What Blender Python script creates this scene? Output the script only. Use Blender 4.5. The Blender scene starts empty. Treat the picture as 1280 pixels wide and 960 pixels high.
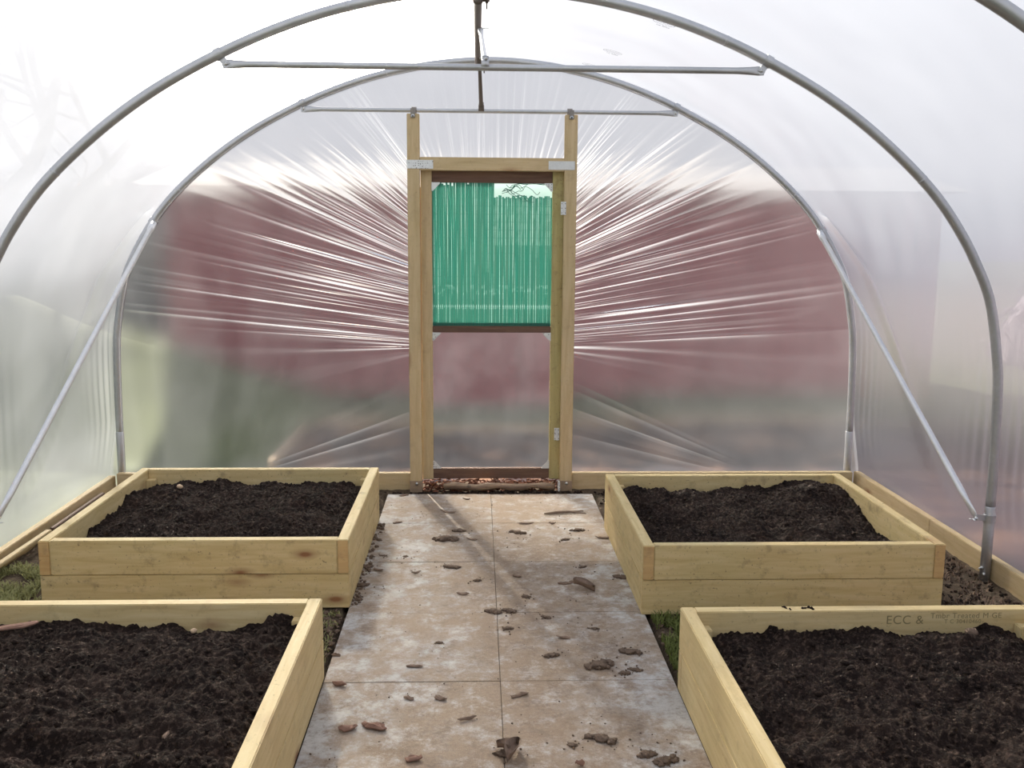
import bpy, bmesh, math, random
from mathutils import Vector, Matrix, noise
PI = math.pi
random.seed(7)
scn = bpy.context.scene
COL = scn.collection
V = Vector
WM = {}                       # world matrices by object name

# ------------------------------------------------------------------ helpers
def props(o, label=None, cat=None, group=None, kind=None):
    if label: o['label'] = label
    if cat: o['category'] = cat
    if group: o['group'] = group
    if kind: o['kind'] = kind
    return o

def link(o, parent=None, M=None):
    M = M or Matrix.Identity(4)
    COL.objects.link(o)
    if parent is not None:
        o.parent = parent
        o.matrix_basis = WM[parent.name].inverted() @ M
    else:
        o.matrix_basis = M
    WM[o.name] = M.copy()
    return o

def thing(name, loc, label, cat, group=None):
    o = bpy.data.objects.new(name, None)
    o.empty_display_size = .1
    link(o, None, Matrix.Translation(V(loc)))
    return props(o, label, cat, group)

def mesh(name, vs, fs, mat, parent=None, M=None, origin=None, smooth=True):
    me = bpy.data.meshes.new(name)
    if origin is None and M is None:
        n = max(1, len(vs))
        origin = V((sum(v[0] for v in vs)/n, sum(v[1] for v in vs)/n, min(v[2] for v in vs)))
    if M is None:
        origin = V(origin)
        vs = [V(v) - origin for v in vs]
        M = Matrix.Translation(origin)
    me.from_pydata([tuple(v) for v in vs], [], fs)
    if smooth:
        me.polygons.foreach_set('use_smooth', [True]*len(me.polygons))
    if mat: me.materials.append(mat)
    me.update()
    return link(bpy.data.objects.new(name, me), parent, M)

def bm_obj(name, bm, mat, parent=None, M=None, smooth=False):
    me = bpy.data.meshes.new(name)
    bm.to_mesh(me); bm.free()
    if smooth:
        me.polygons.foreach_set('use_smooth', [True]*len(me.polygons))
    if mat: me.materials.append(mat)
    return link(bpy.data.objects.new(name, me), parent, M)

def frame(p, x, y):
    """matrix whose local X is x and local Y near y, at p"""
    x = V(x).normalized(); z = x.cross(V(y)).normalized(); y = z.cross(x)
    M = Matrix((x, y, z)).transposed().to_4x4(); M.translation = V(p)
    return M

def box_bm(L, W, T, bev=.002, rough=0, seed=0):
    bm = bmesh.new()
    bmesh.ops.create_cube(bm, size=1, matrix=Matrix.Diagonal((L, W, T, 1)))
    if bev: bmesh.ops.bevel(bm, geom=bm.edges[:], offset=bev, segments=2, affect='EDGES')
    return bm

def board(name, a, b, W, T, wdir, mat, parent=None, bev=.003):
    """timber from a to b (centre line), width W along wdir, thickness T; local X runs along the grain"""
    a, b = V(a), V(b)
    L = (b - a).length
    return bm_obj(name, box_bm(L, W, T, bev), mat, parent, frame((a+b)/2, b-a, wdir))

def ring_loft(path, radii, n=12, flat=None, up=None, cap=True):
    """tube through path; radii = one radius or list of (ra, rb) ellipse radii"""
    path = [V(p) for p in path]; m = len(path)
    vs, fs = [], []
    if up is None:
        d = (path[-1]-path[0]).normalized()
        up = V((0, 0, 1)) if abs(d.z) < .9 else V((1, 0, 0))
    up = V(up); prev = None
    for i, p in enumerate(path):
        t = (path[min(i+1, m-1)] - path[max(i-1, 0)]).normalized()
        s = t.cross(up if prev is None else prev)
        if s.length < 1e-6: s = t.cross(V((1, .1, 0)))
        s.normalize(); u = s.cross(t).normalized(); prev = u
        r = radii[i] if isinstance(radii, (list, tuple)) else radii
        ra, rb = r if isinstance(r, (list, tuple)) else (r, r)
        for k in range(n):
            a = 2*PI*k/n
            vs.append(p + s*(ra*math.cos(a)) + u*(rb*math.sin(a)))
    for i in range(m-1):
        for k in range(n):
            k2 = (k+1) % n
            fs.append((i*n+k, i*n+k2, (i+1)*n+k2, (i+1)*n+k))
    if cap:
        fs.append(tuple(range(n-1, -1, -1))); fs.append(tuple(range((m-1)*n, m*n)))
    return vs, fs

def merge(parts):
    vs, fs = [], []
    for v, f in parts:
        o = len(vs); vs += [V(q) for q in v]; fs += [tuple(i+o for i in q) for q in f]
    return vs, fs

def box_vf(M, L, W, T):
    vs = [M @ V((x*L/2, y*W/2, z*T/2)) for x in (-1, 1) for y in (-1, 1) for z in (-1, 1)]
    return vs, [(0,1,3,2),(4,6,7,5),(0,4,5,1),(2,3,7,6),(0,2,6,4),(1,5,7,3)]

def catmull(pts, n=6):
    out = []
    P = [pts[0]] + list(pts) + [pts[-1]]
    for i in range(1, len(P)-2):
        p0, p1, p2, p3 = (V(P[i+k]) for k in (-1, 0, 1, 2))
        for k in range(n):
            t = k/n
            out.append(.5*((2*p1) + (p2-p0)*t + (2*p0-5*p1+4*p2-p3)*t*t + (3*p1-p0-3*p2+p3)*t**3))
    out.append(V(pts[-1]))
    return out

ICO = None
def ico(sub=1):
    bm = bmesh.new(); bmesh.ops.create_icosphere(bm, subdivisions=sub, radius=1)
    r = ([v.co.copy() for v in bm.verts], [tuple(v.index for v in f.verts) for f in bm.faces])
    bm.free(); return r
ICO1, ICO2 = ico(1), ico(2)

def lump(c, r, seed, sub=1, flat=.7, jag=.35):
    bv, bf = ICO1 if sub == 1 else ICO2
    rot = Matrix.Rotation(seed*2.399, 3, 'Z') @ Matrix.Rotation(seed*1.13, 3, 'X')
    vs = []
    for v in bv:
        w = rot @ v
        k = 1 + jag*noise.noise(v*1.7 + V((seed*3.1, seed, 0)))*2
        q = w*r*k
        vs.append(V((c[0]+q.x, c[1]+q.y, c[2]+q.z*flat)))
    return vs, bf

# ------------------------------------------------------------------ materials
def new_mat(name):
    m = bpy.data.materials.new(name); m.use_nodes = True
    nt = m.node_tree; nt.nodes.clear()
    return m, nt
class NT:
    def __init__(s, nt): s.nt = nt; s.N = nt.nodes; s.L = nt.links
    def n(s, t, **k):
        x = s.N.new(t)
        for a, b in k.items():
            if a == 'inp':
                for c, d in b.items():
                    if isinstance(d, bpy.types.NodeSocket): s.L.new(d, x.inputs[c])
                    else: x.inputs[c].default_value = d
            else: setattr(x, a, b)
        return x
    def ramp(s, fac, stops, interp='LINEAR'):
        r = s.N.new('ShaderNodeValToRGB'); r.color_ramp.interpolation = interp
        e = r.color_ramp.elements
        while len(e) < len(stops): e.new(.5)
        for k, (p, c) in enumerate(stops):
            e[k].position = p; e[k].color = (*c, 1) if len(c) == 3 else c
        s.L.new(fac, r.inputs[0]); return r
    def mix(s, f, a, b, mode='MIX'):
        x = s.N.new('ShaderNodeMix'); x.data_type = 'RGBA'; x.blend_type = mode
        for i, v in ((0, f), (6, a), (7, b)):
            if isinstance(v, bpy.types.NodeSocket): s.L.new(v, x.inputs[i])
            else: x.inputs[i].default_value = v if i == 0 else (*v, 1)
        return x.outputs[2]
    def math(s, op, a, b=0., clamp=False):
        x = s.N.new('ShaderNodeMath'); x.operation = op; x.use_clamp = clamp
        for i, v in ((0, a), (1, b)):
            if isinstance(v, bpy.types.NodeSocket): s.L.new(v, x.inputs[i])
            else: x.inputs[i].default_value = v
        return x.outputs[0]
    def coords(s, scale=(1, 1, 1), rnd=True, kind='Object'):
        tc = s.n('ShaderNodeTexCoord'); oi = s.n('ShaderNodeObjectInfo')
        mp = s.n('ShaderNodeMapping'); mp.inputs['Scale'].default_value = scale
        s.L.new(tc.outputs[kind], mp.inputs['Vector'])
        if not rnd: return mp.outputs[0]
        m = s.math('MULTIPLY', oi.outputs['Random'], 37.)
        a = s.n('ShaderNodeVectorMath', operation='ADD')
        s.L.new(mp.outputs[0], a.inputs[0]); s.L.new(m, a.inputs[1])
        return a.outputs[0]
    def noise(s, vec, scale, detail=4, rough=.55, out='Fac', dist=0.):
        x = s.n('ShaderNodeTexNoise'); s.L.new(vec, x.inputs['Vector'])
        x.inputs['Scale'].default_value = scale; x.inputs['Detail'].default_value = detail
        x.inputs['Roughness'].default_value = rough; x.inputs['Distortion'].default_value = dist
        return x.outputs[out]
    def bump(s, h, strength=.3, dist=.01):
        b = s.n('ShaderNodeBump'); b.inputs['Strength'].default_value = strength
        b.inputs['Distance'].default_value = dist; s.L.new(h, b.inputs['Height']); return b.outputs[0]
    def out(s, sh): 
        o = s.n('ShaderNodeOutputMaterial'); s.L.new(sh, o.inputs['Surface'])
    def bsdf(s, color, rough=.6, normal=None, metal=0, spec=.4, **k):
        b = s.n('ShaderNodeBsdfPrincipled')
        for nm, v in (('Base Color', color), ('Roughness', rough), ('Metallic', metal), ('Specular IOR Level', spec), *k.items()):
            if isinstance(v, bpy.types.NodeSocket): s.L.new(v, b.inputs[nm])
            elif nm == 'Base Color': b.inputs[nm].default_value = (*v, 1)
            else: b.inputs[nm].default_value = v
        if normal: s.L.new(normal, b.inputs['Normal'])
        return b.outputs[0]

def wood_mat(name, c0, c1, c2, knots=1., dirt=.35, green=.3, dirtcol=(.16, .10, .06)):
    m, nt = new_mat(name); s = NT(nt)
    v = s.coords((1.3, 14, 14)); v2 = s.coords((1, 1, 1))
    g = s.noise(v, 3.2, 6, .6, dist=.6)
    fine = s.noise(s.coords((3, 90, 90)), 3, 3, .6)
    base = s.ramp(g, [(.25, c0), (.5, c1), (.75, c2)]).outputs[0]
    base = s.mix(s.math('MULTIPLY', fine, .22), base, tuple(x*.62 for x in c1))
    gm = s.ramp(s.noise(v2, 2.3, 3, .5), [(.42, (0,0,0)), (.7, (1,1,1))]).outputs[0]
    base = s.mix(s.math('MULTIPLY', gm, green), base, (.40, .385, .17))
    # knots
    vk = s.coords((3.6, 9, 2.5))
    vo = s.n('ShaderNodeTexVoronoi'); s.L.new(vk, vo.inputs['Vector']); vo.inputs['Scale'].default_value = 1.0
    k = s.ramp(vo.outputs['Distance'], [(.06, (1,1,1)), (.13, (.45,.45,.45)), (.27, (0,0,0))]).outputs[0]
    sel = s.ramp(vo.outputs['Color'], [(.50, (0,0,0)), (.54, (1,1,1))]).outputs[0]
    kk = s.math('MULTIPLY', s.math('MULTIPLY', k, sel), .95*knots)
    base = s.mix(kk, base, (.24, .10, .045))
    # dirt smears
    d = s.ramp(s.noise(v2, 16, 6, .7), [(.55, (0,0,0)), (.72, (1,1,1))]).outputs[0]
    base = s.mix(s.math('MULTIPLY', d, dirt), base, dirtcol)
    sp = s.ramp(s.noise(v2, 85, 2, .6), [(.66, (0,0,0)), (.73, (1,1,1))]).outputs[0]
    base = s.mix(s.math('MULTIPLY', sp, dirt*1.2), base, (.07, .045, .03))
    s.out(s.bsdf(base, .62, s.bump(g, .25, .004), spec=.25))
    return m

M_WOOD = wood_mat('treated_pine', (.55, .40, .19), (.66, .51, .26), (.74, .60, .34), green=.15, dirt=.25)
M_WOODD = wood_mat('treated_pine_muddy', (.52, .38, .17), (.62, .48, .24), (.70, .56, .31), dirt=.5, green=.18)
M_FRAMEW = wood_mat('frame_timber', (.46, .34, .18), (.55, .42, .24), (.62, .49, .30), dirt=.2, knots=.9, green=.12)
M_ENDG = wood_mat('end_grain', (.50, .30, .12), (.58, .38, .17), (.64, .44, .2), knots=.2, green=.0)
M_DARKW = wood_mat('dark_brown_timber', (.10, .055, .04), (.14, .08, .055), (.20, .12, .08), knots=.4, green=0)  # much darker brown than the frame timber
M_STILE = wood_mat('stained_green_timber', (.34, .27, .10), (.44, .36, .16), (.50, .42, .2), green=.6, dirt=.55)
M_ROT = wood_mat('rotted_log', (.10, .06, .04), (.22, .15, .10), (.42, .31, .20), knots=.2, green=0, dirt=1, dirtcol=(.03, .02, .015))

def galv_mat(name, c=(.56, .57, .59), rough=.40, metal=.75, dots=False):
    m, nt = new_mat(name); s = NT(nt)
    v = s.coords()
    n1 = s.noise(v, 55, 4, .65); n2 = s.noise(v, 9, 3, .6)
    col = s.mix(n2, tuple(x*.72 for x in c), tuple(min(1, x*1.2) for x in c))
    col = s.mix(s.math('MULTIPLY', n1, .5), col, tuple(x*.6 for x in c))
    h = n1
    if dots:
        vo = s.n('ShaderNodeTexVoronoi'); s.L.new(v, vo.inputs['Vector']); vo.inputs['Scale'].default_value = 75
        vo.inputs['Randomness'].default_value = .45
        dd = s.ramp(vo.outputs['Distance'], [(.16, (1,1,1)), (.26, (0,0,0))]).outputs[0]
        col = s.mix(dd, col, (.1, .1, .1)); h = s.math('ADD', n1, s.math('MULTIPLY', dd, 2))
    r = s.math('ADD', s.math('MULTIPLY', n2, .25), rough-.1)
    s.out(s.bsdf(col, r, s.bump(h, .12, .003), metal=metal, spec=.5))
    return m
M_GALV = galv_mat('galvanised_tube')
M_GALVD = galv_mat('dull_galvanised_tube', (.27, .25, .23), .5, .6)
M_GALVL = galv_mat('bright_galvanised_tube', (.88, .90, .93), .36, .45)
M_PLATE = galv_mat('punched_zinc_plate', (.78, .80, .80), .38, .55, dots=True)
M_BOLT = galv_mat('zinc_bolt', (.75, .76, .76), .35, .8)
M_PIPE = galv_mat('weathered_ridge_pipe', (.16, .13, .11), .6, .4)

def film_mat(name, clear=.10, haze_col=(.87, .90, .98), thick=.42, rough=.55, ior=1.16, tint=(.97, .97, .97), fpow=1.6, fk=.45, mot=.12):
    m, nt = new_mat(name); s = NT(nt)
    tr = s.n('ShaderNodeBsdfTranslucent', inp={'Color': (*haze_col, 1)})
    rf = s.n('ShaderNodeBsdfRefraction', inp={'Color': (*tint, 1), 'Roughness': rough, 'IOR': ior})
    tp = s.n('ShaderNodeBsdfTransparent', inp={'Color': (*tint, 1)})
    gl = s.n('ShaderNodeBsdfGlossy', inp={'Color': (1, 1, 1, 1), 'Roughness': .22})
    df = s.n('ShaderNodeBsdfDiffuse', inp={'Color': (.80, .82, .88, 1)})
    lw = s.n('ShaderNodeLayerWeight', inp={'Blend': .5})
    v = s.coords((1, 1, 1), rnd=False)
    mott = s.noise(v, 3.0, 3, .5)
    facing = s.math('POWER', lw.outputs['Facing'], fpow)
    hz = s.math('ADD', s.math('ADD', thick, s.math('MULTIPLY', facing, fk)), s.math('MULTIPLY', s.math('SUBTRACT', mott, .5), mot), clamp=True)
    a = s.n('ShaderNodeMixShader', inp={0: clear}); s.L.new(rf.outputs[0], a.inputs[1]); s.L.new(tp.outputs[0], a.inputs[2])
    dd = s.n('ShaderNodeMixShader', inp={0: .25}); s.L.new(tr.outputs[0], dd.inputs[1]); s.L.new(df.outputs[0], dd.inputs[2])
    b = s.n('ShaderNodeMixShader'); s.L.new(hz, b.inputs[0]); s.L.new(a.outputs[0], b.inputs[1]); s.L.new(dd.outputs[0], b.inputs[2])
    fr = s.n('ShaderNodeFresnel', inp={'IOR': 1.35})
    geo = s.n('ShaderNodeLayerWeight', inp={'Blend': .18})
    c = s.n('ShaderNodeMixShader'); s.L.new(s.math('MULTIPLY', geo.outputs['Fresnel'], .7), c.inputs[0]); s.L.new(b.outputs[0], c.inputs[1]); s.L.new(gl.outputs[0], c.inputs[2])
    s.out(c.outputs[0])
    return m
M_FILM = film_mat('polythene_cover', thick=.20, fk=.26, clear=.20, rough=.62, ior=1.18)
M_FILMB = film_mat('polythene_end_wall', thick=.035, rough=.50, ior=1.12, fpow=1.5, fk=1.35, mot=.05)
M_PANE = film_mat('door_sheet', thick=.05, rough=.42, ior=1.12)
M_PANEH = film_mat('hazy_door_sheet', thick=.30, rough=.5, ior=1.14, haze_col=(.55, .85, .80), tint=(.75, .92, .90))

def soil_mat(name, a=(.009, .006, .005), b=(.028, .018, .014), c=(.14, .095, .07)):
    m, nt = new_mat(name); s = NT(nt)
    v = s.coords(rnd=True)
    n1 = s.noise(v, 9, 5, .65); n2 = s.noise(v, 70, 5, .7); n3 = s.noise(v, 210, 3, .7)
    col = s.mix(s.ramp(n1, [(.35, (0,0,0)), (.7, (1,1,1))]).outputs[0], a, b)
    col = s.mix(s.math('MULTIPLY', s.ramp(n2, [(.5, (0,0,0)), (.72, (1,1,1))]).outputs[0], .65), col, c)
    col = s.mix(s.ramp(n3, [(.72, (0,0,0)), (.79, (1,1,1))]).outputs[0], col, (.30, .24, .18))
    h = s.math('ADD', n2, s.math('MULTIPLY', n3, .5))
    s.out(s.bsdf(col, .95, s.bump(h, .9, .008), spec=.1))
    return m
M_SOIL = soil_mat('dark_compost')
M_EARTH = soil_mat('bare_earth', (.05, .036, .025), (.10, .072, .048), (.20, .15, .10))

def simple(name, c, rough=.8, var=.3, scale=40, spec=.2, bump=.3, trans=None):
    m, nt = new_mat(name); s = NT(nt); v = s.coords()
    n = s.noise(v, scale, 4, .6)
    col = s.mix(n, tuple(x*(1-var) for x in c), tuple(min(1, x*(1+var)) for x in c))
    sh = s.bsdf(col, rough, s.bump(n, bump, .004), spec=spec)
    if trans:
        t = s.n('ShaderNodeBsdfTranslucent'); s.L.new(col, t.inputs[0])
        mx = s.n('ShaderNodeMixShader', inp={0: trans}); s.L.new(sh, mx.inputs[1]); s.L.new(t.outputs[0], mx.inputs[2])
        sh = mx.outputs[0]
    s.out(sh); return m
M_BARK = simple('bark', (.21, .145, .105), .9, .5, 60)
M_MULCH = simple('bark_mulch', (.20, .085, .05), .9, .6, 60)
M_BARKR = simple('reddish_bark', (.25, .145, .105), .85, .4, 60)
M_CLOD = simple('dried_mud', (.15, .105, .075), .95, .6, 120, bump=1.)
M_TAN = simple('bare_wood', (.55, .40, .26), .8, .25, 40)
M_PLANK = simple('weathered_plank', (.36, .27, .18), .8, .25, 10)
M_GRASS = simple('grass', (.16, .19, .055), .7, .5, 30, trans=.3)
M_MOSS = simple('pale_moss_grass', (.30, .30, .13), .8, .45, 25, trans=.2)
def net_mat():
    m, nt = new_mat('green_netting'); s = NT(nt)
    st = s.ramp(s.noise(s.coords((90, 1, .8), rnd=False), 1.6, 3, .6), [(.42, (0,0,0)), (.62, (1,1,1))]).outputs[0]
    col = s.mix(s.math('MULTIPLY', st, .55), (.035, .185, .135), (.14, .17, .13))
    col = s.mix(s.math('MULTIPLY', s.noise(s.coords((60, 10, 14), rnd=False), 3, 3, .7), .35), col, (.06, .36, .28))
    sh = s.bsdf(col, .6, spec=.2); t = s.n('ShaderNodeBsdfTranslucent'); s.L.new(col, t.inputs[0])
    mx = s.n('ShaderNodeMixShader', inp={0: .45}); s.L.new(sh, mx.inputs[1]); s.L.new(t.outputs[0], mx.inputs[2]); s.out(mx.outputs[0]); return m
M_NET = net_mat(); M_HEM = simple('green_netting', (.03, .21, .15), .6, .35, 14, spec=.2, trans=.5)
M_THREAD = simple('green_thread', (.01, .11, .085), .6, .2, 20)
M_BLACK = simple('black_plastic', (.02, .02, .02), .5, .2, 20)
M_INK = simple('faded_ink', (.27, .22, .11), .8, .3, 60)
M_INKF = simple('grey_print', (.16, .17, .19), .6, .1, 20)
M_LAWN = simple('lawn', (.10, .12, .06), .9, .45, 3.0)
M_BANK = simple('bank_turf', (.115, .135, .06), .9, .6, 1.0)
M_HEDGE = simple('hedge_leaves', (.10, .13, .09), .8, .6, 12)
M_RHEDGE = simple('brown_hedge_leaves', (.48, .43, .47), .85, .35, 8)
M_GHEDGE = simple('grey_hedge_leaves', (.20, .23, .22), .85, .4, 3)
M_TREE = simple('grey_bark', (.10, .085, .075), .9, .4, 15)
M_ROOF = simple('roof_felt', (.30, .29, .30), .9, .2, 12)

def slab_mat():
    m, nt = new_mat('grubby_concrete'); s = NT(nt)
    v = s.coords(kind='Object', rnd=False)
    geo = s.n('ShaderNodeNewGeometry'); w = geo.outputs['Position']
    n1 = s.noise(w, 2.6, 5, .62); n2 = s.noise(w, 13, 6, .7); n3 = s.noise(w, 70, 4, .7); n4 = s.noise(w, 300, 2, .6)
    xs = s.n('ShaderNodeSeparateXYZ'); s.L.new(w, xs.inputs[0])
    # trodden mud is thickest along the middle of the path
    mid = s.math('ABSOLUTE', s.math('SUBTRACT', xs.outputs['X'], .12))
    mud = s.math('ADD', s.math('MULTIPLY', n1, .75), s.math('MULTIPLY', n2, .75))
    mud = s.math('SUBTRACT', mud, s.math('MULTIPLY', mid, .36))
    mk = s.ramp(mud, [(.44, (0,0,0)), (.56, (.75,.75,.75)), (.72, (1,1,1))]).outputs[0]
    clean = s.mix(n3, (.36, .34, .32), (.56, .54, .51))
    muddy = s.mix(n3, (.18, .125, .082), (.36, .265, .18))
    col = s.mix(mk, clean, muddy)
    d = s.ramp(n2, [(.56, (0,0,0)), (.68, (1,1,1))]).outputs[0]
    d = s.math('MULTIPLY', d, s.ramp(n3, [(.42, (0,0,0)), (.62, (1,1,1))]).outputs[0])
    col = s.mix(s.math('MULTIPLY', d, .75), col, (.17, .115, .075))
    sp = s.ramp(s.noise(w, 120, 3, .65), [(.66, (0,0,0)), (.70, (1,1,1))]).outputs[0]
    col = s.mix(s.math('MULTIPLY', sp, .8), col, (.10, .065, .04))
    col = s.mix(s.ramp(n4, [(.62, (0,0,0)), (.75, (.5,.5,.5))]).outputs[0], col, (.72, .70, .66))
    g1 = s.noise(w, 9, 9, .82)
    col = s.mix(s.ramp(g1, [(.50, (0,0,0)), (.66, (.65,.65,.65))]).outputs[0], col, (.62, .59, .55))
    col = s.mix(s.ramp(s.noise(s.coords(rnd=False), 12, 9, .85), [(.50, (0,0,0)), (.66, (.9,.9,.9))]).outputs[0], col, (.17, .12, .085))
    s.out(s.bsdf(col, .75, s.bump(s.math('ADD', n3, s.math('MULTIPLY', n2, .8)), .35, .004), spec=.3))
    return m
M_SLAB = slab_mat()

def redwall_mat():
    m, nt = new_mat('dull_red_cladding'); s = NT(nt)
    v = s.coords(rnd=False)
    n = s.noise(s.coords((3, 3, .6), rnd=False), 1.6, 4, .6)
    col = s.ramp(n, [(.3, (.28, .05, .07)), (.6, (.40, .09, .11)), (.8, (.48, .15, .17))]).outputs[0]
    w = s.n('ShaderNodeTexWave'); w.bands_direction = 'X'; s.L.new(v, w.inputs['Vector']); w.inputs['Scale'].default_value = 2.0
    ln = s.ramp(w.outputs[0], [(.0, (1,1,1)), (.12, (0,0,0))]).outputs[0]
    col = s.mix(s.math('MULTIPLY', ln, .7), col, (.03, .012, .01))
    s.out(s.bsdf(col, .85, spec=.2)); return m
M_RED = redwall_mat()
def litter_mat():
    m, nt = new_mat('leaf_litter'); s = NT(nt); v = s.coords(rnd=False)
    n = s.noise(v, 1.9, 5, .7)
    col = s.ramp(n, [(.40, (.010, .007, .015)), (.5, (.04, .022, .024)), (.64, (.20, .11, .07))]).outputs[0]
    s.out(s.bsdf(col, .95, spec=.1)); return m
M_LITTER = litter_mat()

# ------------------------------------------------------------------ hoop profile
CX = .075
HALF = [(2.215,-.02),(2.213,.25),(2.21,.55),(2.20,.85),(2.18,1.02),(2.13,1.25),(2.05,1.42),(1.97,1.55),(1.87,1.68),(1.74,1.81),
        (1.56,1.96),(1.37,2.09),(1.16,2.205),(.94,2.305),(.7,2.39),(.44,2.452),(.2,2.485)]
PTS = [V((-x, 0, z)) for x, z in HALF] + [V((0, 0, 2.495))] + [V((x, 0, z)) for x, z in reversed(HALF)]
PROF = catmull(PTS, 5)                       # centred profile, left foot to right foot
def prof_normal(i):
    a = PROF[max(0, i-1)]; b = PROF[min(len(PROF)-1, i+1)]
    t = (b-a).normalized(); return V((-t.z, 0, t.x))   # outward
Y_BACK, Y_MID, Y_NEAR = 5.66, 4.03, 2.60

def near_idx(x=None, z=None, side=1):
    best = None
    for i, p in enumerate(PROF):
        if (p.x > 0) != (side > 0): continue
        d = abs(p.z - z) if z is not None else abs(p.x - x)
        if best is None or d < best[0]: best = (d, i)
    return best[1]

def bolt(name, p, d, parent, r=.006, L=.02, wing=False, mat=None):
    d = V(d).normalized(); p = V(p)
    parts = [ring_loft([p, p+d*L], r*.55, 8), ring_loft([p-d*.002, p+d*.006], r*1.2, 6)]
    if wing:
        s = d.cross(V((0, 0, 1)));  s = s.normalized() if s.length > .1 else V((1, 0, 0))
        for k in (-1, 1):
            parts.append(ring_loft([p+d*L*.8, p+d*L*1.1 + s*k*.016], [(.005, .002), (.006, .002)], 8))
    vs, fs = merge(parts)
    return mesh(name, vs, fs, mat or M_BOLT, parent)

def clamp_band(name, i, Y, parent, w=.03, r=.0245):
    p = PROF[i] + V((CX, Y, 0)); t = (PROF[i+1]-PROF[i-1]).normalized()
    parts = [ring_loft([p - t*w/2, p + t*w/2], r, 20)]
    return p, t, parts

def make_hoop(Y, label, first=False):
    h = thing('hoop', (CX, Y, 0), label, 'hoop', 'galvanised steel hoops carrying the cover')
    pts = [p + V((CX, Y, 0)) for p in PROF]
    i0, i1 = near_idx(z=.30, side=-1), near_idx(z=.30, side=1)
    vs, fs = ring_loft(pts[i0:i1+1], .021, 20, up=(0, 1, 0))
    mesh('hoop_tube', vs, fs, M_GALV, h)
    for sd, i in ((-1, i0), (1, i1)):
        a = pts[i]; g = V((CX + sd*2.215, Y, -.03))
        b = V((a.x, Y, .33))
        q = [g, g.lerp(b, .5), b, b + V((0, 0, .004))]
        vs, fs = ring_loft(q, [.0226, .0226, .0226, .021], 20)
        ft = mesh('foundation_tube', vs, fs, M_GALV, h)
        bolt('bolt', (CX+sd*(2.215-.022), Y-.01, .052), (-sd, -.5, 0), ft, .006, .022)
        bolt('bolt', (CX+sd*(2.215-.015), Y-.018, .025), (-sd*.6, -1, 0), ft, .006, .014)
    for x in (-1.80, 1.80, -.62, .95):
        sd = 1 if x > 0 else -1
        i = near_idx(x=x, side=sd) if abs(x) < 1.5 else near_idx(z=1.765, side=sd)
        p = pts[i]; t = (PROF[i+1]-PROF[i-1]).normalized()
        vs, fs = ring_loft([p-t*.006, p-t*.003, p+t*.003, p+t*.006], [.021, .0219, .0219, .021], 20, up=(0, 1, 0))
        mesh('joint_ring', vs, fs, M_GALV, h)
    return h
make_hoop(Y_BACK, 'curved galvanised steel hoop framing the end wall around the door')
make_hoop(Y_MID, 'large galvanised steel hoop halfway down, with its feet beside the rear beds')
make_hoop(Y_NEAR, 'nearest galvanised steel hoop, just clipping the top right corner')

# crossbars -----------------------------------------------------------------
def crossbar(Y, z, label, r=.0135, ex=1.088):
    t = thing('crossbar', (CX, Y, z), label, 'crossbar')
    xl = CX - ex; xr = CX + ex
    def nearest(x): return min(range(1, len(PROF)-1), key=lambda i: (PROF[i] - V((x-CX, 0, z))).length)
    iL, iR = nearest(xl), nearest(xr)
    yb = Y - .005
    path = [(xl-.012, yb, z), (xl+.012, yb, z), (xl+.03, yb, z), (xl+.055, yb, z), (xl+.10, yb, z), (CX, yb, z),
            (xr-.10, yb, z), (xr-.055, yb, z), (xr-.03, yb, z), (xr-.012, yb, z), (xr+.012, yb, z)]
    fl = [(.003, .017), (.004, .0185), (.008, .017), (.0115, .0155)]
    rad = fl + [(r, r)]*3 + fl[::-1]
    vs, fs = ring_loft(path, rad, 16)
    mesh('bar', vs, fs, M_GALV, t)
    for sd, i, xe in ((-1, iL, xl), (1, iR, xr)):
        p, tt, parts = clamp_band('c', i, Y, t)
        e = V((xe, Y-.008, z))
        d = (e - p)
        # lug plate from clamp down to the bar end
        nrm = V((0, 1, 0)); mid = (p + e)/2
        parts.append(box_vf(frame(mid, d, V((0, 0, 1)) if abs(d.normalized().z) < .9 else V((1, 0, 0))), d.length+.018, .028, .004))
        bm = ring_loft([e + V((0, -.002, 0)), e + V((0, .003, 0))], .0165, 16); parts.append(bm)
        vs, fs = merge(parts)
        br = mesh('bracket', vs, fs, M_GALV, t, smooth=False)
        bolt('bolt', e + V((0, -.003, 0)), (0, -1, 0), br, .006, .008)
    return t
CB1 = crossbar(Y_MID, 2.187, 'thicker galvanised crossbar bolted across the large middle hoop')
CB2 = crossbar(Y_BACK-.01, 2.213, 'thin galvanised crossbar across the rear hoop above the door posts', .0125, 1.068)

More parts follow.
